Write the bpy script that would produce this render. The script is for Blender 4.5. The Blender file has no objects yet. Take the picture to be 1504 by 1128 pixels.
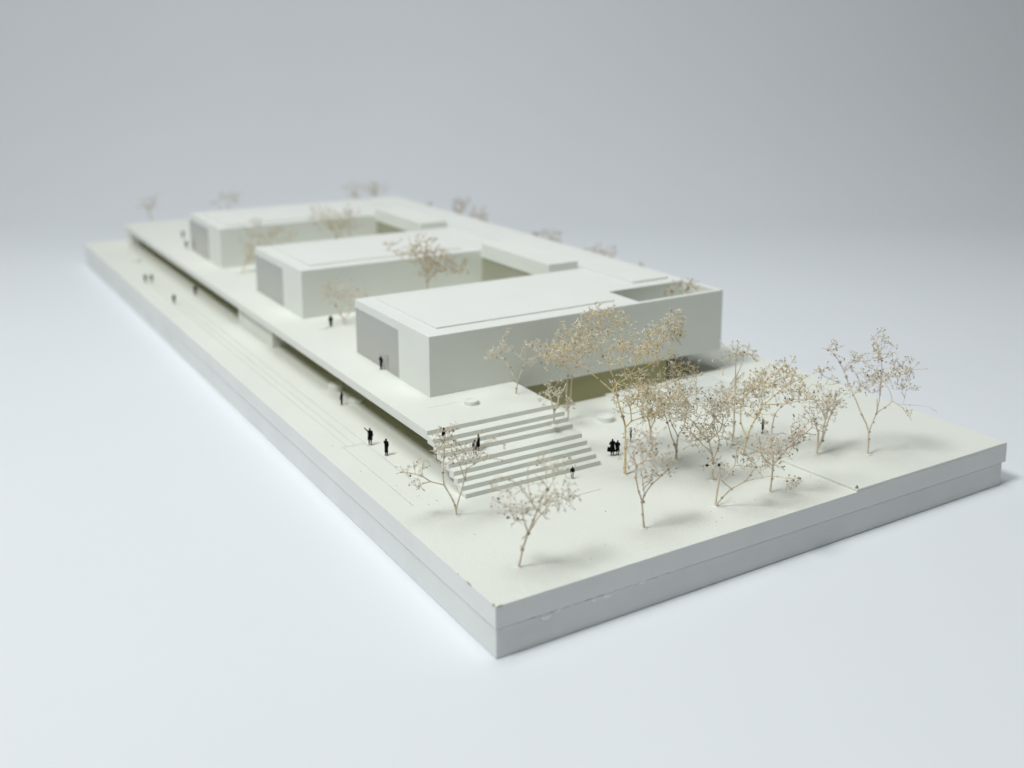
import bpy, bmesh, math, random
import numpy as np
from mathutils import Vector, Matrix

S = 0.01                      # one modelling unit = 1 cm on the architect's model
scn = bpy.context.scene
col = scn.collection

# ------------------------------------------------------------------ camera
cam_d = bpy.data.cameras.new('camera')
cam = bpy.data.objects.new('camera', cam_d); col.objects.link(cam)
cam.location = (-58.41*S, -101.67*S, 74.16*S)
cam.rotation_mode = 'XYZ'
cam.rotation_euler = (math.radians(90-11.65), 0, math.radians(-31.82))
cam_d.sensor_width = 36; cam_d.lens = 37.38
cam_d.shift_x = -24.3/1504; cam_d.shift_y = -182.0/1504
cam_d.clip_start = 0.01; cam_d.clip_end = 60
cam_d.dof.use_dof = True; cam_d.dof.focus_distance = 1.61
cam_d.dof.aperture_fstop = 2.05; cam_d.dof.aperture_blades = 0
scn.camera = cam

# ------------------------------------------------------------------ studio light
w = bpy.data.worlds.new('World'); scn.world = w; w.use_nodes = True
bg = w.node_tree.nodes['Background']
bg.inputs['Color'].default_value = (0.90, 0.95, 0.97, 1); bg.inputs['Strength'].default_value = 0.05

def area(name, loc, target, size, power, colr, spread):
    l = bpy.data.lights.new(name, 'AREA'); l.shape = 'SQUARE'; l.size = size
    l.energy = power; l.color = colr; l.spread = math.radians(spread)
    o = bpy.data.objects.new(name, l); col.objects.link(o)
    o.location = loc
    o.rotation_euler = (Vector(target)-Vector(loc)).to_track_quat('-Z', 'Y').to_euler()
    return o
tgt = Vector((0.45, 0.70, 0.1))
kd = Vector((-0.97, -0.20, 1.50)).normalized()
area('key_softbox', tgt + kd*7.5, tgt, 1.7, 330, (1.0, 1.0, 0.98), 180)
od = Vector((-0.10, 0.0, 1.0)).normalized()
area('overhead_softbox', tgt + od*6.5, tgt, 3.0, 34, (0.98, 1.0, 0.99), 80)

scn.view_settings.view_transform = 'Standard'; scn.view_settings.look = 'None'
scn.view_settings.exposure = 0.07; scn.view_settings.gamma = 1.0
try: scn.view_settings.use_curve_mapping = False
except Exception: pass
scn.render.engine = 'CYCLES'
scn.cycles.max_bounces = 8; scn.cycles.diffuse_bounces = 5

# ------------------------------------------------------------------ dimensions (units)
W, L, H = 100.0, 276.85, 7.256
HS = 4.161
XA, YDF, YDB, ZD, TH = 11.73, 41.73, 269.57, 13.875, 1.59
XDR, XB, XR, ZR = 36.17, 19.35, 85.84, 24.714
Y1, Y1B, Y2, Y2B, Y3, Y3B = 55.94, 88.20, 118.34, 150.88, 180.80, 212.64
HP = H + 0.42                # top of the raised slab on the right
STEP_Y = [41.73, 39.62, 38.54, 37.14, 34.39, 32.93, 31.70, 30.33, 29.11]
RISE = (ZD-H)/9

# ------------------------------------------------------------------ materials
def new_mat(name):
    m = bpy.data.materials.new(name); m.use_nodes = True
    nt = m.node_tree; b = nt.nodes['Principled BSDF']
    return m, nt, b
def noise(nt, scale, detail=4, rough=0.6, coord='Object', vec_scale=None):
    tc = nt.nodes.new('ShaderNodeTexCoord')
    n = nt.nodes.new('ShaderNodeTexNoise'); n.inputs['Scale'].default_value = scale
    n.inputs['Detail'].default_value = detail; n.inputs['Roughness'].default_value = rough
    if vec_scale:
        mp = nt.nodes.new('ShaderNodeMapping'); mp.inputs['Scale'].default_value = vec_scale
        nt.links.new(tc.outputs[coord], mp.inputs[0]); nt.links.new(mp.outputs[0], n.inputs['Vector'])
    else: nt.links.new(tc.outputs[coord], n.inputs['Vector'])
    return n
def ramp(nt, src, a, b, p0=0.3, p1=0.7):
    r = nt.nodes.new('ShaderNodeValToRGB')
    r.color_ramp.elements[0].color = (*a, 1); r.color_ramp.elements[1].color = (*b, 1)
    r.color_ramp.elements[0].position = p0; r.color_ramp.elements[1].position = p1
    nt.links.new(src, r.inputs[0]); return r
def bump(nt, b, pairs):
    prev = None
    for src, strength, dist in pairs:
        bp = nt.nodes.new('ShaderNodeBump'); bp.inputs['Strength'].default_value = strength
        bp.inputs['Distance'].default_value = dist
        nt.links.new(src, bp.inputs['Height'])
        if prev: nt.links.new(prev.outputs[0], bp.inputs['Normal'])
        prev = bp
    nt.links.new(prev.outputs[0], b.inputs['Normal'])
def paint(name, c, rough=0.55, grain=0.25, blotch=0.03, gscale=900, spec=0.35):
    m, nt, b = new_mat(name)
    n = noise(nt, 9, 5, 0.55)
    lo = tuple(max(0, x-blotch) for x in c); hi = tuple(min(1, x+blotch*0.5) for x in c)
    r = ramp(nt, n.outputs[0], lo, hi, 0.35, 0.65)
    nt.links.new(r.outputs[0], b.inputs['Base Color'])
    b.inputs['Roughness'].default_value = rough
    b.inputs['Specular IOR Level'].default_value = spec
    g = noise(nt, gscale, 3, 0.6); g2 = noise(nt, 120, 3, 0.5)
    bump(nt, b, [(g.outputs[0], grain, 0.0017), (g2.outputs[0], grain*0.6, 0.0010)])
    return m
M = {}
M['ground'] = paint('cream_ground_paint', (0.805, 0.838, 0.778), 0.75, 0.85, 0.012, 520)
M['wall'] = paint('smooth_white_paint', (0.795, 0.825, 0.775), 0.5, 0.06, 0.012, 700)
M['roof'] = paint('roof_white_paint', (0.775, 0.803, 0.77), 0.6, 0.08, 0.012, 700)
M['side'] = paint('board_edge_paint', (0.83, 0.845, 0.83), 0.6, 0.18, 0.02, 500)
M['side2'] = paint('board_core_paint', (0.82, 0.84, 0.83), 0.65, 0.30, 0.03, 420)
M['olive'] = paint('khaki_shade_wall', (0.40, 0.385, 0.215), 0.7, 0.1, 0.02)  # brownish undercroft wall, with the olive shade under the deck put into its colour
M['soffit'] = paint('khaki_shade_soffit', (0.46, 0.44, 0.26), 0.7, 0.1, 0.02)  # undersides of the white slabs, olive bounce and shade painted into the colour
M['recess'] = paint('grey_green_recess', (0.36, 0.37, 0.28), 0.7, 0.1, 0.02)  # darker grey-green base for the panels below the roof boxes
M['mdf'] = paint('bare_mdf', (0.34, 0.27, 0.20), 0.9, 0.4, 0.08)
m, nt, b = new_mat('grey_acrylic'); M['glass'] = m
b.inputs['Base Color'].default_value = (0.40, 0.41, 0.385, 1); b.inputs['Roughness'].default_value = 0.10
b.inputs['Specular IOR Level'].default_value = 1.0
n = noise(nt, 30, 2); bump(nt, b, [(n.outputs[0], 0.05, 0.001)])
m, nt, b = new_mat('pale_acrylic_sheet'); M['pool'] = m
b.inputs['Base Color'].default_value = (0.73, 0.775, 0.745, 1); b.inputs['Roughness'].default_value = 0.22
n = noise(nt, 30, 2); bump(nt, b, [(n.outputs[0], 0.04, 0.001)])
m, nt, b = new_mat('paper_sweep'); M['paper'] = m
n = noise(nt, 1.3, 4, 0.5); r = ramp(nt, n.outputs[0], (0.728, 0.766, 0.806), (0.743, 0.781, 0.820), 0.3, 0.7)
nt.links.new(r.outputs[0], b.inputs['Base Color']); b.inputs['Roughness'].default_value = 0.8
b.inputs['Specular IOR Level'].default_value = 0.25
n1 = noise(nt, 500, 3); bump(nt, b, [(n1.outputs[0], 0.15, 0.0008)])
m, nt, b = new_mat('black_plastic'); M['black'] = m
b.inputs['Base Color'].default_value = (0.004, 0.004, 0.005, 1); b.inputs['Roughness'].default_value = 0.8; b.inputs['Specular IOR Level'].default_value = 0.08
m, nt, b = new_mat('pale_plastic'); M['pale'] = m
b.inputs['Base Color'].default_value = (0.62, 0.62, 0.58, 1)
def twigmat(name, a, c, sc=60):
    m, nt, b = new_mat(name)
    n = noise(nt, sc, 3); r = ramp(nt, n.outputs[0], a, c, 0.35, 0.65)
    nt.links.new(r.outputs[0], b.inputs['Base Color']); b.inputs['Roughness'].default_value = 0.8
    b.inputs['Specular IOR Level'].default_value = 0.2
    return m
TINT = [twigmat('twig_greybeige', (0.62, 0.54, 0.40), (0.80, 0.74, 0.60)),
        twigmat('twig_pale', (0.66, 0.58, 0.44), (0.84, 0.78, 0.65)),
        twigmat('twig_pinkish', (0.66, 0.56, 0.44), (0.84, 0.75, 0.62)),
        twigmat('twig_ochre', (0.66, 0.50, 0.22), (0.86, 0.76, 0.50)),
        twigmat('twig_brown', (0.56, 0.43, 0.25), (0.76, 0.67, 0.50))]
BLOOM = [twigmat('bloom_%d' % i, a, c, 200) for i, (a, c) in enumerate([
        ((0.70, 0.62, 0.46), (0.92, 0.88, 0.76)), ((0.72, 0.66, 0.51), (0.93, 0.90, 0.80)),
        ((0.68, 0.60, 0.49), (0.90, 0.84, 0.74)), ((0.74, 0.66, 0.46), (0.94, 0.92, 0.82)),
        ((0.54, 0.44, 0.30), (0.78, 0.70, 0.56))])]
M['knot'] = twigmat('seed_head', (0.26, 0.19, 0.11), (0.66, 0.58, 0.44), 150)
m, nt, b = new_mat('dark_seed'); M['seed'] = m
b.inputs['Base Color'].default_value = (0.035, 0.018, 0.02, 1); b.inputs['Roughness'].default_value = 0.5

# ------------------------------------------------------------------ helpers
def tag(o, label=None, cat=None, group=None, kind=None):
    if label: o['label'] = label
    if cat: o['category'] = cat
    if group: o['group'] = group
    if kind: o['kind'] = kind
    return o
def empty(name, loc=(0, 0, 0), rz=0):
    o = bpy.data.objects.new(name, None); col.objects.link(o)
    o.location = [v*S for v in loc]; o.rotation_euler = (0, 0, rz); o.empty_display_size = 0.02
    return o
def link(name, me, mat, parent=None):
    o = bpy.data.objects.new(name, me); col.objects.link(o)
    if mat is not None:
        for mm in (mat if isinstance(mat, (list, tuple)) else [mat]): me.materials.append(mm)
    if parent: o.parent = parent
    return o
def prism_mesh(poly, z0, z1, off=(0, 0, 0)):
    """vertical prism of a counter-clockwise plan polygon"""
    n = len(poly)
    v = [((x-off[0])*S, (y-off[1])*S, (z0-off[2])*S) for x, y in poly] + [((x-off[0])*S, (y-off[1])*S, (z1-off[2])*S) for x, y in poly]
    f = [list(range(n))[::-1], list(range(n, 2*n))] + [[i, (i+1) % n, n+(i+1) % n, n+i] for i in range(n)]
    me = bpy.data.meshes.new('m'); me.from_pydata(v, [], f); me.update(); return me
def rect(x0, x1, y0, y1): return [(x0, y0), (x1, y0), (x1, y1), (x0, y1)]
def bevel(o, wdt, seg=2):
    b = o.modifiers.new('bevel', 'BEVEL'); b.width = wdt*S; b.segments = seg
    b.limit_method = 'ANGLE'; b.angle_limit = math.radians(40); b.harden_normals = False
    return o
def booled(base, ops):
    """apply union / difference prisms to a base mesh, return the finished mesh"""
    o = bpy.data.objects.new('tmp', base); col.objects.link(o); tmp = []
    for kind, me in ops:
        c = bpy.data.objects.new('tmpc', me); col.objects.link(c); tmp.append(c)
        md = o.modifiers.new('b', 'BOOLEAN'); md.operation = kind; md.object = c; md.solver = 'EXACT'
    dg = bpy.context.evaluated_depsgraph_get(); dg.update()
    me = bpy.data.meshes.new_from_object(o.evaluated_get(dg))
    for x in tmp + [o]: bpy.data.objects.remove(x)
    bm = bmesh.new(); bm.from_mesh(me)
    bmesh.ops.remove_doubles(bm, verts=bm.verts, dist=1e-6)
    bmesh.ops.dissolve_limit(bm, angle_limit=math.radians(1), verts=bm.verts, edges=bm.edges)
    bm.to_mesh(me); bm.free()
    me.materials.clear(); return me

# ------------------------------------------------------------------ paper sweep the model stands on
def sweep():
    fx, fy = math.sin(math.radians(31.8)), math.cos(math.radians(31.8))
    rx, ry = fy, -fx
    D0, Rr = 425.0, 150.0
    prof = [(-500, 0), (-200, 0), (0, 0), (200, 0), (330, 0), (D0, 0)]
    for i in range(1, 25):
        a = math.radians(90*i/24); prof.append((D0+Rr*math.sin(a), Rr-Rr*math.cos(a)))
    prof += [(D0+Rr, 300), (D0+Rr, 560)]
    us = [-900, -600, -300, 0, 300, 600, 900]
    v = []; f = []
    for d, z in prof:
        for u in us: v.append(((-58.4+fx*d+rx*u)*S, (-101.7+fy*d+ry*u)*S, z*S))
    nu = len(us)
    for i in range(len(prof)-1):
        for j in range(nu-1): f.append((i*nu+j, i*nu+j+1, (i+1)*nu+j+1, (i+1)*nu+j))
    me = bpy.data.meshes.new('sweep'); me.from_pydata(v, [], f); me.update()
    for p in me.polygons: p.use_smooth = True
    o = link('paper_backdrop', me, M['paper']); tag(o, 'pale blue grey paper sweep curving up behind the model', kind='structure')
sweep()

# ------------------------------------------------------------------ base board
board = empty('base_board')
tag(board, 'thick two layer white board carrying the whole architectural model', 'board')
G = 0.11
def groove(x0, x1, y0, y1): return ('DIFFERENCE', prism_mesh(rect(x0, x1, y0, y1), H-0.16, H+1))
gr = [groove(4.7-G/2, 4.7+G/2, 57.9, 215), groove(6.15-G/2, 6.15+G/2, 57.97, 215), groove(7.9-G/2, 7.9+G/2, 39.2, 215),
      groove(3.35, 7.8, 57.82, 57.95), groove(4.0, 4.09, 31, 57.7), groove(18.0, 30.95, 21.35, 21.47)]
top = link('top_layer', booled(prism_mesh(rect(0, W, 0, L), HS+0.06, H), gr), [M['ground'], M['side']], board)
for p in top.data.polygons: p.material_index = 0 if (p.normal.z > 0.5 or (0.1*S < p.center.y < (L-0.1)*S and 0.1*S < p.center.x < (W-0.1)*S)) else 1
bevel(top, 0.10)
low = link('bottom_layer', prism_mesh(rect(0.16, W-0.50, 0.26, L-0.3), 0.02, HS-0.14), M['side2'], board); bevel(low, 0.16)
slab = link('raised_slab', prism_mesh([(63.3, 0.05), (W-0.05, 0.05), (W-0.05, L-0.2), (52, L-0.2), (52, 75), (57.0, 56.1), (60.3, 37.5)], H+0.002, HP), [M['ground'], M['side']], board)
for p in slab.data.polygons: p.material_index = 1 if (p.normal.y < -0.9 or p.normal.x > 0.9) else 0
bevel(slab, 0.10)
def blob(cx, cy, cz, sx, sy, sz, seed, parent, mat, name):
    rnd = random.Random(seed); bm = bmesh.new(); bmesh.ops.create_icosphere(bm, subdivisions=2, radius=1)
    for v in bm.verts:
        k = 1+rnd.uniform(-.18, .18)
        v.co = Vector((v.co.x*sx*k*S+cx*S, v.co.y*sy*k*S+cy*S, v.co.z*sz*k*S+cz*S))
    me = bpy.data.meshes.new(name); bm.to_mesh(me); bm.free()
    for p in me.polygons: p.use_smooth = True
    return link(name, me, mat, parent)
for k, (x, z, sx, sz) in enumerate([(7.4, 3.85, 0.85, 0.55), (9.4, 4.05, 0.5, 0.28), (14.8, 4.0, 0.6, 0.40), (17.0, 3.95, 0.9, 0.45), (22.5, 4.05, 0.7, 0.25)]):
    blob(x, 0.18, z, sx, 0.16, sz, k, board, M['side2'], 'filler_lump')
rnd = random.Random(4)
for k in range(34):
    x = rnd.uniform(0.8, 30); blob(x, 0.14, HS-.06+rnd.uniform(-.08, .12), rnd.uniform(.2, .9), .13, .09, 40+k, board, M['side2'], 'filler_crumb')
for k, (x, y, sx, sy) in enumerate([(0.10, 0.55, 0.14, 0.55), (0.65, 0.08, 0.6, 0.13), (0.05, 6.6, 0.09, 0.95), (0.04, 9.6, 0.05, 0.25)]):
    blob(x, y, H-0.08, sx, sy, 0.11, 80+k, board, M['mdf'], 'bare_chip')
blob(63.6, 0.45, HP-0.05, 0.3, 0.25, 0.45, 95, board, M['mdf'], 'paint_nub')
# crumbs of dust too many and small to count
bm = bmesh.new(); rnd = random.Random(9)
for k in range(46):
    x, y = rnd.uniform(1, 62), rnd.uniform(1, 60)
    if XA-1 < x < 37 and y > 27: continue
    r = rnd.uniform(.04, .11)*S; mt = Matrix.Translation((x*S, y*S, H*S+r*.3)) @ Matrix.Diagonal((rnd.uniform(.7, 2), rnd.uniform(.6, 1.4), .5, 1))
    bmesh.ops.create_icosphere(bm, subdivisions=1, radius=r, matrix=mt)
me = bpy.data.meshes.new('dust'); bm.to_mesh(me); bm.free()
tag(link('dust_specks', me, M['knot'], board), kind='stuff')

# ------------------------------------------------------------------ deck, undercroft and stairs
deck = empty('podium_deck'); tag(deck, 'long white raised deck slab running under the three wings', 'deck')
me = booled(prism_mesh([(XA, YDF), (XDR, YDF), (XDR, 88.3), (64.4, 88.3), (64.4, YDB), (XA, YDB)], ZD-TH, ZD),
            [('DIFFERENCE', prism_mesh(rect(16.4, 23.2, 51.3, 51.42), ZD-0.14, ZD+1))])
o = link('deck_slab', me, [M['ground'], M['wall'], M['soffit']], deck)
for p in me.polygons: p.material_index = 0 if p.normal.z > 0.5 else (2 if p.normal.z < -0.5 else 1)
bevel(o, 0.07)
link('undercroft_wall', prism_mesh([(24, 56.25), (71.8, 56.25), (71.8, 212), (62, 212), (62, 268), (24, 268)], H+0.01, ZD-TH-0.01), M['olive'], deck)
bevel(link('solid_core', prism_mesh(rect(13.2, 23.9, 121.6, 146.5), H+0.01, ZD-TH-0.01), M['wall'], deck), 0.06)
bevel(link('end_wall', prism_mesh(rect(12.6, 23.9, 262.5, 269), H+0.01, ZD-TH-0.01), M['wall'], deck), 0.06)

stairs = empty('staircase'); tag(stairs, 'broad white outdoor stairs with nine risers coming down from the deck', 'staircase')
for i in range(1, 9):
    zt = ZD-i*RISE; zb = max(zt-RISE*1.75, H+0.004)
    if i == 8: zb = H+0.004
    o = link('step', prism_mesh(rect(XA+0.02*(i % 2), 36.38+0.02*(i % 2), STEP_Y[i], STEP_Y[i-1]), zb, zt), [M['wall'], M['ground']], stairs)
    for p in o.data.polygons: p.material_index = 1 if p.normal.z > .5 else 0
    bevel(o, 0.05)

# ------------------------------------------------------------------ building
bld = empty('building'); tag(bld, 'white comb shaped building with three long wings joined by a spine', 'building')
comb = [(XB, Y1), (XR, Y1), (XR, Y3B), (XB, Y3B), (XB, Y3), (65, Y3), (65, Y2B), (XB, Y2B), (XB, Y2), (65, Y2), (65, Y1B), (XB, Y1B)]
lower = [(XDR+0.02, Y1), (XR, Y1), (XR, Y3B), (64.42, Y3B), (64.42, Y1B), (XDR+0.02, Y1B)]
WIN = [(68.4, Y1B), (131.0, Y2B), (192.6, Y3B)]
ops = [('UNION', prism_mesh(lower, ZD-TH, ZD+1.0)), ('DIFFERENCE', prism_mesh(rect(65.2, 84.75, 57.0, 66.9), 14.2, 30))]
for a, bb in WIN: ops.append(('DIFFERENCE', prism_mesh(rect(XB-1, XB+0.45, a, bb+0.3), ZD-1, 22.95)))
me = booled(prism_mesh(comb, ZD+0.003, ZR), ops)
o = link('walls', me, [M['wall'], M['roof'], M['soffit']], bld)
for p in me.polygons:
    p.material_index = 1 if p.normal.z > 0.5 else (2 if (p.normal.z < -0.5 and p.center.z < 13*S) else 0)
bevel(o, 0.10, 3)
for a, bb in WIN:
    g = link('window', prism_mesh(rect(XB+0.06, XB+0.40, a+0.02, bb-0.05), ZD+0.01, 22.93), M['glass'], bld); bevel(g, 0.03, 1)
# thin raised roof panels
PT = 0.27
for poly, t in [([(22.7, 59.75), (61.4, 59.75), (61.4, Y1B-2.6), (22.7, Y1B-2.6)], PT), (rect(22.7, 61.4, Y2+3.8, Y2B-2.6), PT), (rect(22.7, 61.4, Y3+3.8, Y3B-2.6), PT),
                (rect(73.7, 83.0, 70.0, Y3B-2.5), 0.42)]:
    bevel(link('roof_panel', prism_mesh(poly, ZR+0.002, ZR+t), M['roof'], bld), 0.05)
for a, bb in ((Y1B, Y2), (Y2B, Y3)):
    bevel(link('roof_box', prism_mesh(rect(64.56, 72.3, a+0.02, bb-0.02), 23.0, 26.5), M['wall'], bld), 0.10)
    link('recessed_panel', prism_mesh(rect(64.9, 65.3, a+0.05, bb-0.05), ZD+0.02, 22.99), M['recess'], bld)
# pale acrylic sheet in the ground beside the corner
po = link('pool_sheet', prism_mesh(rect(68.5, 82.0, 43.0, 53.5), HP-0.2, HP+0.03), M['pool'])
po.name = 'reflecting_pool'; tag(po, 'pale blue green acrylic pool sheet on the ground under the building corner', 'pool')
bevel(po, 0.03)

# ------------------------------------------------------------------ round benches
def bench(x, y, z, r, h, lab, grp='round white benches'):
    bm = bmesh.new()
    prof = [(0, 0.004), (r, 0.004), (r, h-0.1), (r-0.1, h), (r*0.55, h), (r*0.5, h-0.12), (0, h-0.12)]
    N = 40; rings = []
    for pr, pz in prof:
        if pr == 0: rings.append([bm.verts.new((0, 0, pz*S))])
        else: rings.append([bm.verts.new((pr*math.cos(2*math.pi*k/N)*S, pr*math.sin(2*math.pi*k/N)*S, pz*S)) for k in range(N)])
    for a, c in zip(rings, rings[1:]):
        for k in range(N):
            k2 = (k+1) % N
            if len(a) == 1: bm.faces.new((a[0], c[k2], c[k]))
            elif len(c) == 1: bm.faces.new((a[k], a[k2], c[0]))
            else: bm.faces.new((a[k], a[k2], c[k2], c[k]))
    me = bpy.data.meshes.new('bench'); bm.to_mesh(me); bm.free()
    o = link('round_bench', me, M['wall']); o.location = (x*S, y*S, z*S)
    tag(o, lab, 'bench', grp)
bench(23.9, 49.4, ZD, 1.3, 0.72, 'round white bench on the deck corner above the stairs')
bench(14.4, 87.0, H, 1.5, 1.3, 'round white bench half under the deck edge, behind the lone walker')
bench(15.0, 78.0, H, 1.5, 0.9, 'round white bench under the deck edge, in front of the lone walker')
bench(49.2, 45.3, H, 1.5, 0.95, 'round white bench on the open ground behind the standing couple')
bench(20.2, 108.7, ZD, 1.3, 0.35, 'low round white bench on the deck beside the figure between the wings')
bench(21.2, 172.0, ZD, 1.4, 0.4, 'low round white bench on the deck near the far wing')
bench(8.0, 236.6, H, 1.8, 0.7, 'round white bench on the far end of the ground strip')

# ------------------------------------------------------------------ people
def figure(name, base, rz, pose, label, group, coat=None, height=2.8):
    """one continuous skinned body, units of 1.75 m figures scaled down"""
    k = height*1.04/1.75*S
    V = [(0, 0, .95), (0, 0, 1.15), (0, 0, 1.36), (0, 0, 1.47), (0, .01, 1.58), (0, .015, 1.68)]
    Rd = [(.15, .11), (.14, .10), (.155, .10), (.055, .055), (.085, .10), (.07, .085)]
    E = [(0, 1), (1, 2), (2, 3), (3, 4), (4, 5)]
    st = pose.get('stride', .0)
    def add(p, r, par): V.append(p); Rd.append(r); E.append((par, len(V)-1)); return len(V)-1
    for sx, dy in ((-1, st), (1, -st)):
        h = add((sx*.09, dy*.1, .86), (.09, .095), 0); kn = add((sx*.095, dy*.55+.01, .48), (.062, .065), h)
        an = add((sx*.095, dy*1.0-.01, .09), (.042, .045), kn); add((sx*.10, dy*1.0+.14, .035), (.04, .032), an)
    for sx, key in ((-1, 'la'), (1, 'ra')):
        el, ha = pose.get(key, ((.25, -.02, 1.12), (.24, .08, .87)))
        s_ = add((sx*.19, 0, 1.37), (.062, .062), 2); e_ = add((sx*el[0], el[1], el[2]), (.05, .05), s_); h_ = add((sx*ha[0], ha[1], ha[2]), (.036, .036), e_)
        dv = Vector(ha)-Vector(el); dv.normalize(); dv *= .09
        add((sx*(ha[0]+dv.x), ha[1]+dv.y, ha[2]+dv.z), (.034, .022), h_)
    me = bpy.data.meshes.new('b'); me.from_pydata(V, E, []); o = bpy.data.objects.new('tmp', me); col.objects.link(o)
    md = o.modifiers.new('s', 'SKIN'); md.use_smooth_shade = True; o.modifiers.new('d', 'SUBSURF').levels = 1
    for i, r in enumerate(Rd): me.skin_vertices[0].data[i].radius = (r[0]*1.18, r[1]*1.18)
    me.skin_vertices[0].data[0].use_root = True
    dg = bpy.context.evaluated_depsgraph_get(); dg.update()
    fin = bpy.data.meshes.new_from_object(o.evaluated_get(dg)); bpy.data.objects.remove(o)
    fin.materials.clear(); fin.transform(Matrix.Scale(k, 4))
    root = empty(name, base, rz); tag(root, label, 'person', group)
    b_ = link('body', fin, M['black'], root)
    if coat:
        zb, flare, matn = coat
        bm = bmesh.new(); N = 14; rings = []
        zt = 1.41 if matn == 'black' else .98
        for q, (z, w_, d_) in enumerate([(zt, .12, .085), (zt-.06, .19, .115), ((zt+zb)/2+.1, .17, .12), (zb, flare, flare*.75), (zb+.02, flare-.03, flare*.7)]):
            rings.append([bm.verts.new((1.15*w_*math.cos(2*math.pi*j/N)*k, d_*math.sin(2*math.pi*j/N)*k, z*k)) for j in range(N)])
        for a, c in zip(rings, rings[1:]):
            for j in range(N): bm.faces.new((a[j], c[j], c[(j+1) % N], a[(j+1) % N]))
        bmesh.ops.recalc_face_normals(bm, faces=bm.faces)
        me = bpy.data.meshes.new('coat'); bm.to_mesh(me); bm.free()
        for p in me.polygons: p.use_smooth = True
        link('coat' if matn == 'black' else 'skirt', me, M[matn], root)
    return root
GP = 'tiny black figures standing about the model'
point = {'la': ((.30, .05, 1.46), (.50, .12, 1.62))}
bent = {'ra': ((.27, -.03, 1.15), (.12, .18, 1.28))}
step_ = {'stride': .12}
both = {'la': ((.28, .0, 1.12), (.10, .2, 1.15)), 'ra': ((.28, 0, 1.12), (.10, .2, 1.15))}
R0 = math.radians(-31.8)
figure('person', (8.30, 56.56, H), R0, point, 'black figure in a knee length coat raising one arm, left of the deck', GP, (.55, .21, 'black'), 3.05)
figure('person', (8.75, 50.95, H), R0+2.6, bent, 'black figure in a long coat with bent arm, nearest the stair side', GP, (.30, .17, 'black'), 2.95)
figure('person', (11.92, 78.1, H), R0+1.2, {}, 'lone black figure walking by the deck edge between two round benches', GP, (.6, .16, 'black'), 2.6)
figure('person', (18.75, 75.0, ZD), R0+2.5, bent, 'black figure standing against the window of the near wing', GP, None, 2.7)
figure('person', (21.99, 108.4, ZD), R0+.3, {}, 'blurred black figure on the deck between the near and middle wings', GP, (.35, .17, 'black'), 2.7)
figure('person', (16.9, 35.55, ZD-4*RISE), R0+.2, step_, 'slim black figure in front on the stair landing', GP, None, 2.5)
figure('person', (18.2, 36.7, ZD-4*RISE), R0+1.9, {}, 'black figure in a long coat behind the slim one on the stair landing', GP, (.45, .18, 'black'), 2.75)
figure('person', (13.35, 39.1, ZD-2*RISE), R0+.9, bent, 'black figure near the top left of the stairs, half hidden by twigs', GP, None, 2.6)
figure('person', (29.44, 26.92, H), R0+.1, {}, 'black figure with a pale skirt at the foot of the stairs', GP, (.35, .17, 'pale'), 2.05)
figure('person', (40.3, 31.25, H), R0+.2, both, 'broader black figure with a bag, left one of the couple right of the stairs', GP, (.42, .27, 'black'), 2.95)
figure('person', (41.1, 30.9, H), R0-.4, bent, 'smaller black figure on the right of the couple beside the stairs', GP, (.45, .21, 'black'), 2.65)
figure('person', (46.64, 34.6, H), R0+1.5, {}, 'black figure half hidden behind the tall yellowish tree', GP, (.5, .14, 'black'), 2.6)
figure('person', (67.75, 24.9, HP), R0+1.4, both, 'black figure on the raised slab among the trees at right', GP, (.5, .17, 'black'), 2.7)
figure('person', (4.04, 203.8, H), R0, {}, 'blurred far figure, left of the two side by side on the ground strip', GP, None, 2.6)
figure('person', (5.5, 202.9, H), R0, {}, 'blurred far figure, right of the two side by side on the ground strip', GP, None, 2.6)
figure('person', (4.74, 174.4, H), R0, {}, 'blurred lone figure midway along the left ground strip', GP, None, 2.7)
figure('person', (12.0, 181.3, H), R0, {}, 'blurred figure at the edge of the dark undercroft', GP, (.5, .2, 'black'), 2.8)
figure('person', (21.8, 231.3, ZD), R0, {}, 'farthest blurred figure on the deck beyond the far wing', GP, None, 2.6)
figure('person', (18.4, 213.9, ZD), R0, {}, 'blurred figure on the deck at the far corner of the far wing', GP, None, 2.6)
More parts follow.
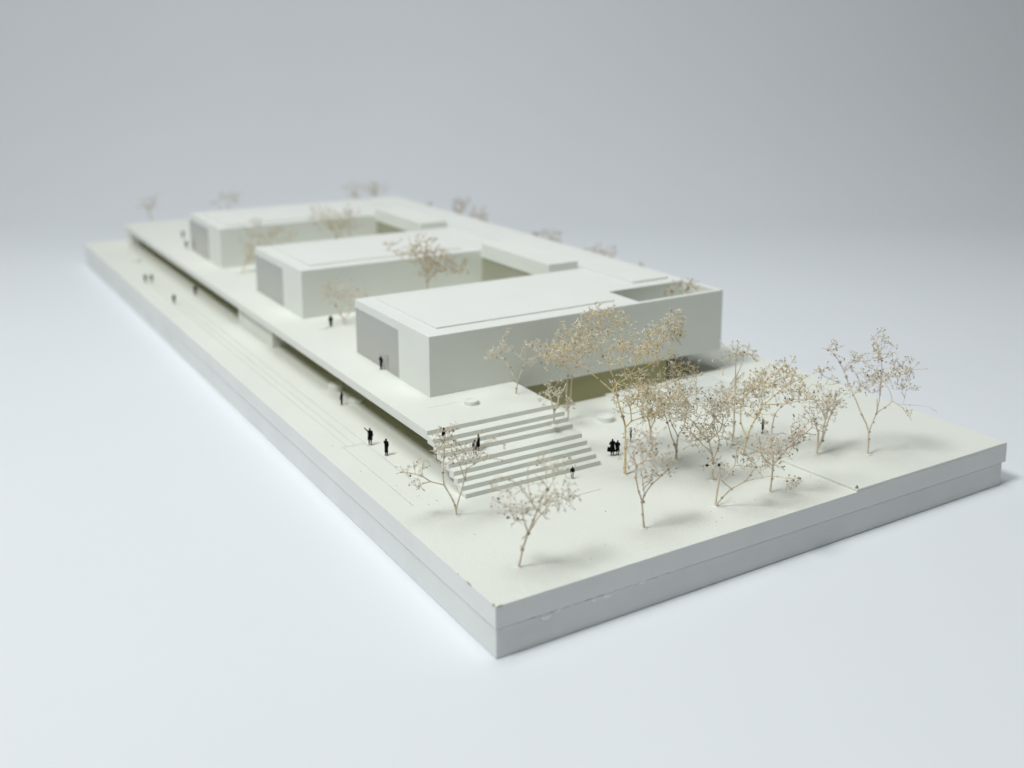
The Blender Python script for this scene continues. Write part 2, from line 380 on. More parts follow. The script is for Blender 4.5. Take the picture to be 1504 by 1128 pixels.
# shoulder bag of the couple's left figure
bm = bmesh.new(); bmesh.ops.create_cube(bm, size=1)
for v in bm.verts: v.co = Vector((v.co.x*.75*(1.0 if v.co.z < 0 else .8), v.co.y*.35, v.co.z*.75))*S
me = bpy.data.meshes.new('bag'); bm.to_mesh(me); bm.free()
bag = bevel(link('shoulder_bag', me, M['black']), .08); bag.location = (39.82*S, 31.45*S, (H+1.15)*S); bag.rotation_euler = (0, 0, R0)
tag(bag, 'black bag held by the left one of the couple', 'bag')
TREES = [
("T1", [7.52,7.02,7.26], [[[0.0,0.0],[0.53,2.6],[1.24,4.93],[1.94,6.82],[2.47,8.16],[2.92,9.96],[3.8,11.12],[4.42,12.38]],[[1.24,4.93],[0.62,7.0],[0.44,8.52]],[[1.24,4.93],[2.47,6.82],[3.8,8.34],[4.95,9.6],[6.36,8.61]],[[2.47,8.16],[1.68,9.69],[0.97,11.12],[0.27,12.47],[-0.97,13.91],[-1.86,14.35],[-2.83,14.62]],[[1.68,9.69],[1.24,11.75],[1.15,13.73],[1.41,14.8]],[[3.8,11.12],[3.27,12.11],[2.03,13.55]],[[4.42,12.38],[4.24,13.73],[3.89,15.52]],[[4.42,12.38],[5.66,14.8]],[[0.44,8.52],[-1.15,8.79],[-2.3,9.24],[-3.45,9.78]],[[0.62,7.0],[-0.35,6.55],[-1.15,7.63]],[[1.24,4.93],[0.44,4.22]],[[0.53,2.6],[0.27,3.14]]], [[0.27,8.34,2.12,1.44,45],[4.68,11.03,2.3,1.97,60],[4.68,13.73,1.94,1.26,40],[2.03,10.14,2.12,1.97,50],[-2.12,12.65,1.24,0.54,14],[-1.94,9.51,1.41,0.72,16],[5.3,8.79,1.77,1.08,20]], 1, "leaning dried twig tree nearest the front corner of the board", 0.32),
("T2", [7.87,24.64,7.26], [[[0.0,0.0],[-0.29,1.59],[-1.03,3.18],[-1.81,4.57],[-2.01,6.46],[-1.81,8.74],[-1.71,10.93],[-2.3,11.72]],[[0.0,0.99],[0.15,1.99],[0.64,3.78],[1.22,5.96],[1.61,7.65],[2.75,8.55],[3.96,10.53]],[[-1.81,4.57],[-3.67,5.46],[-4.84,6.66],[-6.41,7.35],[-7.29,7.65],[-8.27,7.55]],[[-4.84,6.66],[-4.65,7.95],[-4.45,9.14]],[[-3.67,5.46],[-4.55,5.27],[-5.43,4.87]],[[1.22,5.96],[0.64,8.55],[-0.05,10.33],[-0.64,11.72]],[[2.75,8.55],[4.75,8.94],[6.51,8.35],[7.88,7.55]],[[0.64,8.55],[2.01,9.94]]], [[-0.73,10.73,1.96,1.59,85],[-1.91,11.92,1.37,0.79,30],[3.38,10.23,1.96,1.39,45],[-4.55,8.94,0.78,0.79,12],[-6.7,7.55,1.57,0.6,16],[-5.63,5.07,0.78,0.7,10],[4.94,11.72,2.15,0.79,16]], 0, "two stemmed dried twig tree at the stair foot, one branch reaching left", 0.32),
("T3", [37.27,23.77,7.26], [[[0.0,-0.0],[0.05,4.4],[0.0,7.67],[-0.43,9.3],[-0.86,10.6],[-1.39,12.67],[-1.39,14.41],[-1.93,15.61],[-2.79,17.35],[-3.64,18.87],[-5.04,20.07],[-7.18,21.48],[-8.36,22.13]],[[-1.39,14.41],[0.32,15.28],[1.61,15.82],[3.75,16.59],[5.89,17.56],[8.57,18.22]],[[-1.39,12.67],[-3.0,14.08],[-4.07,14.95],[-5.78,16.26],[-7.61,17.35],[-9.11,18.22],[-11.03,19.31]],[[0.0,7.67],[0.86,8.86],[2.68,9.84],[4.07,10.5],[5.14,11.69]],[[0.86,8.86],[0.59,11.37],[-0.43,12.56]],[[0.59,11.37],[1.5,12.89],[2.14,14.95]],[[3.75,16.59],[4.71,18.22],[5.36,19.85],[6.21,21.81],[6.86,24.2]],[[-2.79,17.35],[-0.86,19.31],[-0.64,20.94],[-1.93,22.57]],[[-3.64,18.87],[-4.07,20.94],[-4.5,23.11],[-3.64,25.18]],[[0.32,15.28],[1.93,18.22],[3.54,21.48],[2.89,23.44]],[[5.89,17.56],[7.93,17.02],[9.86,16.26]],[[2.14,14.95],[4.5,14.3],[7.18,14.95]],[[-5.04,20.07],[-6.43,19.31],[-8.78,18.43]]], [[6.96,23.44,1.71,1.96,85],[3.64,22.57,1.93,1.52,50],[-3.54,23.87,4.07,2.18,130],[-8.36,20.94,3.64,2.18,120],[-1.39,20.18,3.86,2.61,100],[3.96,18.76,4.29,1.74,90],[1.82,14.95,4.07,1.96,110],[6.11,13.32,3.64,2.39,130],[-10.5,18.43,2.36,1.52,50],[1.29,11.69,2.79,1.74,60],[8.78,15.39,2.57,1.52,50],[3.43,10.6,2.57,1.31,40]], 3, "tallest yellowish dried twig tree with the widest crown, beside the white stairs", 0.42),
("T4", [28.27,7.31,7.26], [[[0.0,0.0],[-0.27,2.32],[-0.46,4.26],[-0.98,5.91],[-1.46,8.13],[-1.36,9.88],[-0.79,10.46],[0.35,10.85],[1.4,10.85]],[[-0.46,4.26],[-0.12,5.23],[1.02,6.78],[2.26,7.84],[3.21,8.72],[4.36,9.68]],[[-0.22,5.04],[-0.31,6.29],[-0.7,8.81],[-0.98,9.78]],[[-0.31,6.29],[0.83,7.36],[1.12,8.33]],[[-1.36,9.88],[-2.13,11.23],[-2.99,12.59]],[[-1.36,9.88],[-1.94,11.72],[-1.08,13.56]],[[-0.98,9.78],[0.16,12.2],[0.83,14.14]],[[0.35,10.85],[1.5,9.3]]], [[-0.6,13.17,2.29,1.74,60],[-2.03,11.04,1.53,1.16,26],[1.5,8.33,1.91,1.36,40],[3.21,10.07,1.53,1.36,30],[1.5,12.01,1.53,1.16,22],[0.16,15.59,1.34,0.97,14]], 2, "pinkish dried twig tree just right of the tall yellowish trunk", 0.32),
("T5", [41.61,7.51,7.26], [[[0.0,-0.0],[0.2,1.98],[0.5,4.01],[-0.1,5.02],[-0.5,6.04]],[[0.0,0.36],[0.9,1.57],[2.1,3.09],[3.9,4.41],[4.6,5.63],[5.3,6.85],[6.89,7.25],[7.89,7.66]],[[3.9,4.41],[6.49,5.53],[8.09,5.83],[10.19,5.83]],[[2.1,3.09],[0.7,4.41],[1.4,5.63],[2.2,7.15],[2.3,9.59],[2.5,10.5]],[[2.2,7.15],[3.5,7.15],[4.7,7.25]],[[10.19,5.83],[9.99,4.72]]], [[10.09,5.73,1.2,0.81,26],[2.4,10.3,1.4,1.42,34],[3.4,7.96,1.2,0.81,20],[6.09,7.25,1.4,0.81,22],[1.3,6.14,0.8,0.71,8],[6.69,9.48,1.8,1.42,30]], 0, "dried twig tree with a crooked right arm, nearest the right front edge", 0.32),
("T6", [47.53,14.88,7.26], [[[0.0,-0.0],[0.05,2.74],[-0.16,4.24],[-1.43,5.42],[-2.38,6.5],[-3.44,7.46]],[[-0.16,4.24],[-0.69,6.39],[-2.06,7.89],[-3.23,9.5],[-4.92,10.9],[-6.51,11.65]],[[0.05,2.74],[0.58,5.42],[0.69,7.03],[-0.16,9.18],[-0.48,11.33],[-0.48,13.48]],[[-0.48,11.33],[-2.38,12.94],[-3.86,13.48]],[[-0.48,11.33],[0.9,9.72]],[[-0.69,6.39],[1.0,8.11],[1.43,10.26]]], [[-3.33,13.48,3.6,1.72,110],[-5.45,11.33,2.54,1.29,60],[-0.69,9.18,2.54,2.36,80],[1.43,11.33,2.12,2.15,70],[-1.75,5.96,2.33,1.07,40],[-0.16,13.48,1.48,1.5,40],[0.16,2.42,1.9,0.32,14],[-2.8,7.89,2.54,1.29,40]], 0, "dried twig tree with two black seed heads low on its trunk, mid grove", 0.32),
("T7", [52.01,6.99,7.26], [[[0.0,-0.0],[0.15,2.35],[0.21,4.45],[0.1,6.33],[-0.31,7.8],[-0.31,10.72],[-0.05,12.61],[0.93,13.97],[2.27,15.01],[4.33,15.12],[5.98,15.01],[7.94,14.6]],[[0.21,4.45],[1.03,6.02],[1.96,7.69],[2.68,8.53],[4.23,10.31],[5.05,11.56]],[[0.21,4.45],[-1.13,5.49],[-2.16,7.27],[-2.58,8.95],[-2.89,10.52]],[[2.68,8.53],[2.37,9.89],[1.96,11.25]],[[4.23,10.31],[5.67,10.1]],[[1.96,7.69],[3.81,8.42]]], [[2.47,10.52,1.24,1.67,36],[4.23,10.72,1.65,1.05,28],[0.41,7.59,2.27,1.67,60],[3.5,8.42,1.24,0.63,16],[-2.16,8.63,1.44,1.46,26],[6.08,15.12,2.27,0.84,30],[1.96,15.33,1.65,1.05,26],[-0.62,6.02,2.68,1.05,30]], 2, "dried twig tree beside the raised slab edge, with a long branch arching to the right", 0.32),
("T8", [58.97,20.08,7.71], [[[0.0,0.0],[0.34,2.51],[0.9,4.79],[2.13,7.18],[2.69,8.44],[4.94,8.66],[6.96,9.01],[9.43,9.58]],[[2.69,8.44],[2.25,9.92],[3.03,11.86],[3.93,13.22]],[[0.34,2.51],[-0.56,4.79],[-0.45,7.3],[-0.79,9.01]],[[2.69,8.44],[4.72,10.72],[6.18,12.31]],[[6.18,12.31],[8.42,13.22],[10.33,14.14],[11.79,14.82]],[[6.18,12.31],[7.3,13.57],[6.4,14.71]],[[9.43,9.58],[11.12,10.49]]], [[5.28,13.0,3.37,1.82,120],[2.81,11.29,3.14,2.05,90],[6.4,14.93,1.57,0.91,26],[-0.9,8.44,2.47,2.51,70],[9.21,10.72,2.92,1.37,50],[11.79,14.36,1.35,0.91,14],[1.91,7.3,2.25,1.82,50],[12.91,12.77,1.35,0.57,10]], 3, "dried twig tree at the back right of the grove with an ochre tinged crown", 0.32),
("T9", [68.34,13.03,7.71], [[[0.0,-0.0],[0.11,1.98],[0.11,3.8],[-0.39,5.16],[-0.73,6.29]],[[0.06,0.62],[0.73,2.78],[0.95,4.82],[1.56,7.88],[0.95,9.01],[0.28,9.92]],[[0.28,0.74],[0.95,2.21],[1.51,4.02],[2.62,6.74],[3.63,7.99],[4.52,8.9]],[[1.56,7.88],[2.51,8.78],[2.96,10.48]],[[0.95,4.82],[-0.39,5.61],[-1.28,6.29]]], [[-1.06,6.29,2.01,1.13,46],[-0.84,7.88,1.34,1.36,20],[1.73,8.78,2.46,1.13,46],[3.18,10.14,0.89,0.91,12],[3.63,7.65,1.12,1.59,18],[1.84,6.29,1.56,1.36,24]], 1, "small dried twig tree with three close stems, second from the right end", 0.32),
("T10", [75.51,8.73,7.71], [[[0.0,0.0],[0.11,2.49],[0.11,3.74],[-0.34,5.1],[-1.12,6.69],[-2.57,9.87],[-3.8,12.82],[-4.92,15.31],[-5.81,16.33],[-6.76,17.24],[-7.6,17.46]],[[0.11,3.74],[0.56,5.67],[0.95,7.26],[1.05,10.55],[0.84,14.74],[0.34,17.01],[-0.5,19.39],[-1.12,20.3],[-1.9,21.32]],[[-2.57,9.87],[-1.34,11.34],[-1.79,12.7],[-2.57,13.95]],[[0.95,7.26],[2.46,7.94],[3.85,8.85],[3.46,10.55],[2.4,12.02]],[[3.85,8.85],[5.31,7.94],[6.03,6.92],[6.59,6.12]],[[4.58,8.51],[6.26,8.51],[8.82,8.62],[10.28,7.83]],[[0.89,14.4],[1.9,14.4],[3.02,14.97],[4.92,15.54],[7.15,15.99]],[[5.47,8.51],[6.14,10.55],[4.92,11.23]],[[1.01,10.55],[1.01,12.13]],[[0.45,7.6],[0.45,10.09]]], [[-0.34,13.04,2.01,1.36,60],[-1.34,15.08,1.56,1.13,30],[2.9,15.54,1.34,0.68,26],[4.69,15.76,1.12,0.68,22],[0.67,17.8,1.34,1.59,40],[2.35,18.94,1.34,0.91,14],[2.12,11.57,1.79,1.59,50],[4.24,12.13,1.56,1.13,26],[6.03,10.55,1.34,0.91,20],[-0.67,20.3,0.89,1.13,10],[-2.9,13.84,0.89,0.91,12],[-6.59,17.58,1.56,0.91,16],[-2.12,17.24,1.34,0.91,12],[6.26,6.8,0.89,0.91,8],[-1.79,10.77,1.34,0.91,14]], 1, "dried twig tree standing apart at the right end of the board", 0.32),
("T11", [50.02,33.32,7.26], [[[0.0,-0.0],[-0.17,1.95],[-0.52,3.72],[-0.87,5.5]],[[-0.52,3.72],[-1.57,5.5],[-1.92,6.92]],[[-0.17,1.95],[0.64,5.5]]], [[-0.76,6.92,3.03,1.89,60],[0.99,8.45,2.33,1.65,40]], 3, "slim stemmed dried twig tree behind the tall yellowish one", 0.32),
("T12", [48.1,24.38,7.26], [[[0.0,0.0],[0.0,1.58],[-0.33,2.82],[-0.89,4.17],[-1.67,6.76],[-2.33,8.68]],[[0.0,1.58],[0.16,4.06],[-0.78,5.97],[-1.44,7.89]],[[0.16,4.06],[0.78,5.07],[1.33,6.43],[1.67,8.45]]], [[-0.89,9.58,2.89,2.03,100],[1.33,10.15,2.44,2.03,70],[-3.11,8.45,1.55,1.35,30],[1.33,7.1,1.11,1.13,16]], 0, "V stemmed dried twig tree mid grove, dark knot low on its stem", 0.32),
("T13", [60.27,24.28,7.71], [[[0.0,0.0],[0.11,3.5],[0.0,7.0],[-0.06,11.67],[-0.17,15.75],[0.23,17.86]],[[-0.06,11.67],[1.03,13.42],[1.84,15.17]],[[-0.17,14.0],[-1.38,16.34],[-2.76,17.74]],[[0.0,7.0],[1.61,8.75],[2.76,10.5]],[[0.0,5.84],[-1.61,7.59]]], [[-0.46,15.75,1.38,1.4,24],[1.84,15.17,1.38,1.17,34],[-1.61,14.0,1.38,1.17,14],[2.76,10.5,2.76,1.87,80],[-0.69,8.75,3.22,1.87,80]], 1, "dried twig tree with a tall spire, just right of the building corner", 0.32),
("T14", [32.48,36.87,12.4], [[[0.0,-0.0],[-0.03,1.54],[-0.09,2.91],[-0.65,4.95],[-1.04,5.97]],[[-0.03,2.0],[0.69,3.7],[0.74,4.72],[1.48,5.86],[1.92,7.0]],[[0.25,2.57],[1.48,3.48],[2.76,3.7]],[[-0.65,4.95],[-1.54,5.52]],[[0.74,4.72],[-0.2,5.52]]], [[-0.87,5.41,1.34,0.91,22],[0.69,6.09,1.57,1.14,16],[2.04,3.7,0.89,0.45,10]], 1, "little dried twig tree standing on the upper stairs", 0.32),
("T15", [43.35,48.86,7.26], [[[0.0,-0.0],[0.0,2.18],[-0.29,4.54],[-0.11,8.27],[0.2,9.39],[-0.78,10.88],[-2.38,11.88]],[[0.0,2.18],[0.37,3.42],[0.64,8.64],[1.3,10.26],[1.91,11.5]],[[0.2,9.39],[0.69,11.13]]], [[-2.01,12.13,3.43,1.49,70],[1.3,11.5,2.45,1.74,50],[-3.6,12.75,1.72,1.24,24],[-1.52,8.64,0.37,0.75,6]], 2, "dried twig tree with two long bare parallel stems behind the stairs", 0.32),
("T16", [32.77,49.46,13.87], [[[0.0,-0.0],[0.14,1.14],[0.26,2.23],[-1.04,4.63],[-1.99,6.19],[-3.18,6.31],[-4.12,6.92]],[[0.26,2.23],[1.21,5.23],[1.8,6.68],[1.68,8.12],[1.5,9.8],[2.87,9.92],[5.0,9.32]],[[1.8,6.68],[3.58,7.64],[5.47,8.12],[6.78,7.76]],[[1.21,6.92],[0.73,7.4],[-0.45,8.6],[-1.64,9.56],[-2.58,10.04]],[[0.73,7.4],[1.45,9.2]],[[-4.12,6.92],[-3.77,8.12]]], [[-1.64,9.32,1.66,1.2,28],[-4.24,6.8,0.95,1.2,14],[2.63,9.8,1.42,0.72,16],[4.53,8.12,1.42,0.6,14],[-1.16,11.01,0.47,0.48,4],[2.04,7.16,0.71,0.72,6]], 1, "small pale dried twig tree on the deck corner in front of the near wing", 0.32),
("T17", [24.99,109.06,13.87], [[[0.0,0.0],[0.24,1.2],[-0.47,2.4],[-1.3,4.35],[-2.78,5.85]],[[0.24,1.2],[1.58,2.7],[2.39,4.8],[3.57,6.75]],[[-0.47,2.4],[0.62,5.55]]], [[-0.56,6.75,4.13,2.4,120],[2.39,6.75,2.66,1.8,60],[-3.22,7.35,1.77,1.8,30]], 1, "dried twig tree on the deck between the near and middle wings", 0.32),
("T18", [42.7,103.0,13.87], [[[0.0,-0.0],[-0.29,8.33],[-0.44,10.32],[-1.8,12.91],[-3.6,15.5],[-4.35,18.25]],[[-0.44,10.32],[1.51,12.91],[3.77,11.39],[4.22,9.86]],[[-0.29,8.33],[1.51,10.62],[3.01,14.44],[3.77,16.42]],[[-1.8,12.91],[-5.25,12.91],[-7.51,14.89]],[[-0.44,10.32],[-0.29,13.67],[-0.44,16.73]],[[1.51,10.62],[5.27,11.39],[7.52,12.45]]], [[-1.49,14.44,3.31,2.75,130],[2.26,13.67,2.71,2.44,90],[-7.06,15.5,2.4,1.83,40],[-0.44,16.73,2.4,1.22,40],[6.32,12.15,3.01,2.14,46],[0.31,10.62,2.71,1.83,50]], 4, "brown dried twig tree in the courtyard behind the near wing", 0.4),
("T19", [22.81,173.3,13.87], [[[0.0,0.0],[0.18,1.29],[1.99,4.6],[2.72,7.36]],[[0.18,1.29],[0.91,4.05],[-0.36,6.44]]], [[3.8,9.2,4.35,4.41,130],[9.96,10.12,3.99,2.21,70],[2.36,4.6,2.54,2.21,40]], 4, "blurred dried twig tree on the deck between the middle and far wings", 0.32),
("T20", [46.9,166.0,13.87], [[[0.0,-0.0],[-0.27,7.98],[-1.75,10.8],[-4.16,12.68]],[[-0.27,7.98],[1.4,11.36],[4.17,14.0]]], [[-3.24,12.68,4.82,2.26,120],[1.4,12.12,4.45,3.01,110],[4.17,15.5,2.59,1.5,30],[-5.09,15.5,2.59,1.32,24]], 4, "brown dried twig tree in the courtyard behind the middle wing", 0.4),
("T21", [21.38,272.32,13.87], [[[0.0,0.0],[-0.7,3.32],[-2.33,6.16]],[[-0.7,3.32],[1.4,6.64]]], [[-0.93,5.69,2.8,2.37,50],[1.63,7.58,1.4,1.42,12]], 4, "blurred dried twig tree alone on the far end of the deck", 0.32),
("T22", [42.0,245.0,13.87], [[[0.0,-0.0],[-1.45,7.55],[-0.55,9.84]]], [[-0.55,9.84,3.16,2.06,60],[-3.71,7.55,2.71,1.15,24]], 4, "dried twig tree peeping over the far wing, near its left end", 0.32),
("F1", [93.0,262.0,7.71], [[[0.0,-0.0],[-1.08,11.0],[-2.09,14.33]],[[-1.08,11.0],[0.43,14.58]]], [[-1.08,13.56,4.65,1.54,42],[-1.08,11.0,4.04,2.05,60]], 4, "blurred dried twig tree behind the far roof end, left of the pair", 0.32),
("F2", [93.0,246.0,7.71], [[[0.0,-0.0],[0.21,13.44],[-0.77,16.66]],[[0.21,13.44],[1.67,16.91]]], [[0.21,15.92,5.05,1.49,42],[0.21,13.44,4.39,1.98,60]], 4, "blurred dried twig tree behind the far roof end, right of the pair", 0.32),
("F3", [93.0,200.0,7.71], [[[0.0,-0.0],[0.51,12.32],[-0.37,15.21]],[[0.51,12.32],[1.82,15.44]]], [[0.51,14.54,2.52,1.34,21],[0.51,12.32,2.19,1.78,30]], 4, "barely visible dried twig tree top far behind the spine roof", 0.32),
("F4", [93.0,182.0,7.71], [[[0.0,-0.0],[-0.12,15.85],[-0.96,18.62]],[[-0.12,15.85],[1.13,18.83]]], [[-0.12,17.98,2.41,1.28,42],[-0.12,15.85,2.1,1.7,60]], 4, "dried twig tree behind the spine roof, with the tallest tip of its row", 0.32),
("F5", [93.0,170.0,7.71], [[[0.0,-0.0],[-0.12,14.78],[-0.93,17.46]],[[-0.12,14.78],[1.1,17.67]]], [[-0.12,16.84,2.81,1.24,42],[-0.12,14.78,2.44,1.65,60]], 4, "low rounded dried twig tree behind the spine roof, beside the tallest tip", 0.32),
("F6", [93.0,134.0,7.71], [[[0.0,-0.0],[-0.03,13.13],[-0.77,15.56]],[[-0.03,13.13],[1.08,15.75]]], [[-0.03,15.0,4.66,1.12,62],[-0.03,13.13,4.05,1.5,90]], 4, "wide dried twig tree behind the spine roof, left of the bushiest", 0.32),
("F7", [93.0,110.0,7.71], [[[0.0,-0.0],[0.73,13.51],[0.04,15.77]],[[0.73,13.51],[1.76,15.95]]], [[0.73,15.25,4.73,1.04,70],[0.73,13.51,4.11,1.39,100]], 4, "bushy dried twig tree behind the spine roof near the patio", 0.32),
("F8", [93.0,93.5,7.71], [[[0.0,-0.0],[0.55,12.05],[-0.1,14.2]],[[0.55,12.05],[1.52,14.36]]], [[0.55,13.7,0.94,0.99,4],[0.55,12.05,0.81,1.32,6]], 4, "lone twig tip just showing above the roof edge before the patio", 0.32),
("P1", [77.0,62.0,13.87], [[[0.0,-0.0],[0.26,8.96],[0.26,10.66],[0.12,12.08]],[[0.26,8.96],[-1.13,9.95]],[[0.26,10.24],[1.38,11.94]]], [[-0.85,10.24,1.12,0.85,14],[0.26,12.08,1.68,0.71,12]], 1, "thin dried twig tree inside the walled roof patio, on the left", 0.32),
("P2", [81.2,62.0,13.87], [[[0.0,-0.0],[-0.05,9.43],[0.23,10.86],[0.66,12.73]],[[0.09,10.15],[0.94,11.44]]], [[-0.05,10.58,0.85,1.29,26],[0.8,12.01,0.71,1.0,14]], 4, "brown dried twig tree inside the walled roof patio, on the right", 0.32),
]

# ------------------------------------------------------------------ dried twig trees
# each entry: short key, base, stem chains and crown clumps in the tree's own upright plane
# (x to the side, z up, from its foot), tint, label, stem radius
ROT = math.radians(-31.83)
class Soup:
    def __init__(s): s.v = []; s.f = []
    def tube(s, pts, rads, n=5):
        base = len(s.v); P = [Vector(p) for p in pts]
        prev = None
        for i, p in enumerate(P):
            d = (P[min(i+1, len(P)-1)]-P[max(i-1, 0)])
            if d.length < 1e-9: d = Vector((0, 0, 1))
            d.normalize(); a = prev if prev else Vector((0.3, 1, 0.1))
            a = a-d*a.dot(d)
            if a.length < 1e-4: a = Vector((1, 0, 0.2))-d*d.x
            a.normalize(); prev = a; b = d.cross(a)
            for j in range(n):
                t = 2*math.pi*j/n; q = p+(a*math.cos(t)+b*math.sin(t))*rads[i]; s.v.append((q.x*S, q.y*S, q.z*S))
        for i in range(len(P)-1):
            for j in range(n):
                j2 = (j+1) % n; s.f.append((base+i*n+j, base+i*n+j2, base+(i+1)*n+j2, base+(i+1)*n+j))
        s.f.append(tuple(base+(len(P)-1)*n+j for j in range(n)))
    def spike(s, p, d, ln, r):
        d = d.normalized(); a = d.orthogonal().normalized(); b = d.cross(a); base = len(s.v)
        m = p+d*ln*0.55
        for j in range(3):
            t = 2.094*j; q = m+(a*math.cos(t)+b*math.sin(t))*r; s.v.append((q.x*S, q.y*S, q.z*S))
        for q in (p, p+d*ln): s.v.append((q.x*S, q.y*S, q.z*S))
        for j in range(3):
            k = (j+1) % 3; s.f.append((base+j, base+k, base+4)); s.f.append((base+k, base+j, base+3))
    def knot(s, p, r, rnd):
        base = len(s.v)
        for d in ((1, 0, 0), (-1, 0, 0), (0, 1, 0), (0, -1, 0), (0, 0, 1), (0, 0, -1)):
            k = r*rnd.uniform(.75, 1.25); s.v.append(((p.x+d[0]*k)*S, (p.y+d[1]*k)*S, (p.z+d[2]*k)*S))
        for a, b, c in ((0, 2, 4), (2, 1, 4), (1, 3, 4), (3, 0, 4), (2, 0, 5), (1, 2, 5), (3, 1, 5), (0, 3, 5)): s.f.append((base+a, base+b, base+c))
    def build(s, name, mat, parent, smooth=True):
        if not s.f: return None
        me = bpy.data.meshes.new(name); me.from_pydata(s.v, [], s.f); me.update()
        if smooth: me.polygons.foreach_set('use_smooth', [True]*len(me.polygons))
        return link(name, me, mat, parent)

def smooth_chain(pts, rnd):
    """Catmull-Rom through the nodes with small kinks"""
    out = []; P = [Vector(p) for p in pts]
    for i in range(len(P)-1):
        p0, p1, p2, p3 = P[max(i-1, 0)], P[i], P[i+1], P[min(i+2, len(P)-1)]
        n = max(2, int((p2-p1).length/0.9))
        for k in range(n):
            t = k/n
            cr = 0.5*((2*p1)+(p2-p0)*t+(2*p0-5*p1+4*p2-p3)*t*t+(3*p1-p0-3*p2+p3)*t*t*t)
            ln = p1.lerp(p2, t)
            q = cr.lerp(ln, .55)
            if k: q = q+Vector((rnd.uniform(-.04, .04), rnd.uniform(-.05, .05), rnd.uniform(-.04, .04)))
            out.append(q)
    out.append(P[-1]); return out

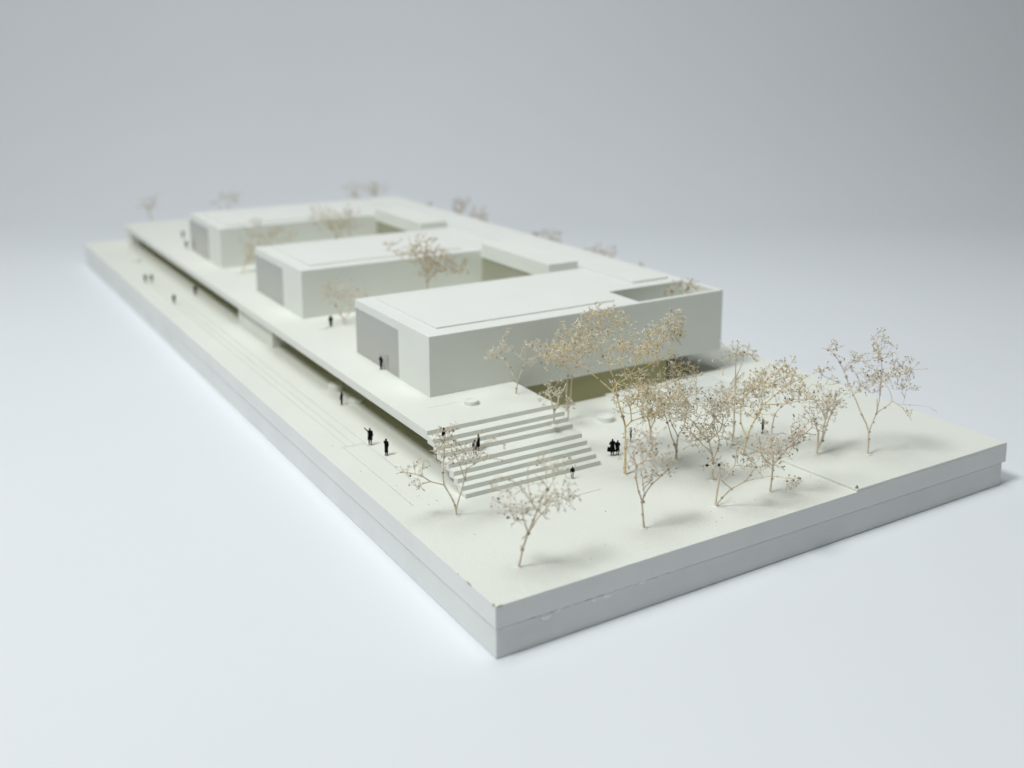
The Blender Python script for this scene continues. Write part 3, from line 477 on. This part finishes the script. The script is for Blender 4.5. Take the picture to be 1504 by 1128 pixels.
def make_tree(key, base, chains, clumps, tint, label, rad):
    rnd = random.Random(key)
    root = empty('twig_tree', base, ROT)
    tag(root, label, 'tree', 'dried twig trees on the model')
    stem, twig, bloom, knot, seed = Soup(), Soup(), Soup(), Soup(), Soup()
    nodes = []; nrad = []; ndir = []
    def nearest(x, z):
        bi, bd = -1, 1e9
        for i, q in enumerate(nodes):
            d = (q.x-x)**2+(q.z-z)**2
            if d < bd: bi, bd = i, d
        return bi, math.sqrt(bd)
    for ci, ch in enumerate(chains):
        slope = rnd.uniform(-.55, .55) if ci else rnd.uniform(-.15, .15)
        y0 = 0; r0 = rad
        if ci:
            i, d = nearest(*ch[0])
            y0 = nodes[i].y; r0 = nrad[i]*.86
            if d < 1.2: ch = [(nodes[i].x, nodes[i].z)]+list(ch[1:])
        pts = []; acc = 0; px = ch[0]
        for p in ch:
            acc += math.hypot(p[0]-px[0], p[1]-px[1]); px = p
            pts.append((p[0], y0+slope*acc, p[1]))
        sp = smooth_chain(pts, rnd); n = len(sp)
        tot = sum((sp[i+1]-sp[i]).length for i in range(n-1)); r1 = max(r0*math.exp(-tot/17.0), .055)
        rads = [r0+(r1-r0)*(i/(n-1))**0.8 for i in range(n)]
        for i in range(n):   # swollen joints
            if rnd.random() < .10: rads[i] *= 1.35
        stem.tube(sp, [q*.5 for q in rads], 7)
        for i, q in enumerate(sp):
            if (ci or i > n*.35): nodes.append(q); nrad.append(rads[i]); ndir.append((sp[min(i+1, n-1)]-sp[max(i-1, 0)]).normalized())
            if not ci and i <= n*.35: nodes.append(q); nrad.append(rads[i]); ndir.append(Vector((0, 0, 1)))
        for q in pts[1:-1]:
            if rnd.random() < .7: knot.knot(Vector(q)+Vector((rnd.uniform(-.1, .1), -.1, rnd.uniform(-.1, .1))), r0*rnd.uniform(.5, .9)+.05, rnd)
    # crown: scatter clustered points, join each to the nearest grown node
    pts = []
    for cx, cz, rx, rz, cnt in clumps:
        i, _ = nearest(cx, cz); cy = nodes[i].y
        for _m in range(max(1, int(cnt*(.46 if key in ('T3', 'T6', 'T8', 'T15', 'T18') else .36)))):
            while True:
                a, b, c = rnd.uniform(-1, 1), rnd.uniform(-1, 1), rnd.uniform(-1, 1)
                if a*a+b*b+c*c < 1: break
            pts.append(Vector((cx+a*rx*1.06, cy+b*min(rx, 3.2), cz+c*rz*1.06)))
    pts = [p for p in pts if p.z > .8]
    N = np.array([tuple(q) for q in nodes]); Pn = np.array([tuple(p) for p in pts])
    n0 = len(nodes); parent = [-1]*n0; kids = [0]*(n0+len(pts))
    allp = np.zeros((n0+len(pts), 3)); allp[:n0] = N; cnt = n0
    rest = np.ones(len(pts), bool)
    dist = np.full(len(pts), 1e9); near = np.zeros(len(pts), int)
    foot = N[:, 2] < (0.22*max(1, Pn[:, 2].max()) if len(Pn) else 0)
    for j in range(n0):
        if foot[j]: continue
        dd = Pn-N[j]; d = np.sqrt((dd**2).sum(1))*(1+np.maximum(0, -dd[:, 2])*.12)
        u = d < dist; dist[u] = d[u]; near[u] = j
    order = []
    for _ in range(len(pts)):
        j = int(np.argmin(np.where(rest, dist, 1e9))); rest[j] = False
        k = int(near[j]); parent.append(k); kids[k] += 1; allp[cnt] = Pn[j]
        dd = Pn-Pn[j]; ln_ = np.sqrt((dd**2).sum(1))+1e-6; inc = Pn[j]-allp[k]; inc = inc/(np.linalg.norm(inc)+1e-6)
        cs = (dd@inc)/ln_; d = ln_*(1.35-.35*cs)*(1+np.maximum(0, -dd[:, 2])*.12)
        u = rest & (d < dist); dist[u] = d[u]; near[u] = cnt
        cnt += 1
    fine = .042 if tint != 4 else .05
    for i in range(n0, cnt):
        k = parent[i]; a, b = Vector(allp[k]), Vector(allp[i]); ln = (b-a).length
        ra = fine*(1.35 if kids[i] else 1.0)*(1.3 if k < n0 else 1)
        if ln > .9:
            mid = a.lerp(b, .5)+Vector((rnd.uniform(-.1, .1)*ln, rnd.uniform(-.1, .1)*ln, -.06*ln))
            twig.tube([a, mid, b], [ra, ra*.9, fine*.8], 4)
        else: twig.tube([a, b], [ra, fine*.8], 4)
        d = (b-a).normalized() if ln > 1e-6 else Vector((0, 0, 1))
        starry = key in ('T3', 'T15', 'T16', 'T14', 'T13')
        if rnd.random() < .5: knot.knot(b, rnd.uniform(.07, .12), rnd)
        ns = rnd.choice((2, 3, 3, 4, 5)) if kids[i] == 0 else rnd.choice((0, 1, 1, 2))
        for _s in range(ns):
            dv = (d*.75+Vector((rnd.uniform(-1, 1), rnd.uniform(-.9, .9), rnd.uniform(-.55, 1.05)))).normalized()
            L_ = rnd.uniform(.35, 1.45)
            e = b+dv*L_; twig.tube([b, e], [fine*.9, fine*.65], 3)
            tips = [(e, dv)]
            if L_ > .75:
                d2 = (dv+Vector((rnd.uniform(-1, 1), rnd.uniform(-1, 1), rnd.uniform(-.6, 1)))*.8).normalized()
                e2 = b+dv*L_*.55+d2*rnd.uniform(.25, .5); twig.tube([b+dv*L_*.55, e2], [fine*.8, fine*.6], 3); tips.append((e2, d2))
            for e_, dd_ in tips:
                q = rnd.random()
                if q < (.76 if starry else .54):
                    for _k in range(rnd.choice((2, 3, 3, 4))):
                        v_ = (dd_*.6+Vector((rnd.uniform(-1, 1), rnd.uniform(-1, 1), rnd.uniform(-.8, 1)))).normalized()
                        bloom.spike(e_, v_, (rnd.uniform(.34, .66) if starry else rnd.uniform(.24, .46)), .080 if starry else .068)
                elif q < .93: knot.knot(e_, rnd.uniform(.08, .17), rnd)
                elif q < .945: seed.knot(e_, rnd.uniform(.10, .20), rnd)
    if key == 'T6':
        for sx in (-1.0, .85): seed.knot(Vector((sx, -.3, 2.65)), .32, rnd)
    if key == 'T1':
        for sx, sz in ((-1.4, 7.0), (-.1, 6.9), (-2.6, 9.6)): seed.knot(Vector((sx, -.2, sz)), .22, rnd)
    if key == 'T12': knot.knot(Vector((0.0, -.1, 1.75)), .3, rnd)
    if key == 'T4': knot.knot(Vector((-.15, -.15, 4.0)), .27, rnd)
    stem.build('trunk', TINT[tint], root)
    t = twig.build('twigs', TINT[tint], root); 
    if t: t['kind'] = 'stuff'
    for nm, sp_, mt in (('blossoms', bloom, BLOOM[tint]), ('seed_heads', knot, M['knot']), ('dark_seeds', seed, M['seed'])):
        q = sp_.build(nm, mt, root, nm != 'seed_heads')
        if q: q['kind'] = 'stuff'
    # ring of glue at the foot
    bm = bmesh.new()
    bmesh.ops.create_cone(bm, cap_ends=True, segments=14, radius1=rnd.uniform(.42, .6)*S, radius2=.25*S, depth=.16*S, matrix=Matrix.Translation((rnd.uniform(-.1, .15)*S, 0, .085*S)))
    me = bpy.data.meshes.new('glue'); bm.to_mesh(me); bm.free()
    for v in me.vertices: v.co.x *= rnd.uniform(.9, 1.12)
    link('glue_ring', me, M['ground'], root)

for t in TREES: make_tree(*t)
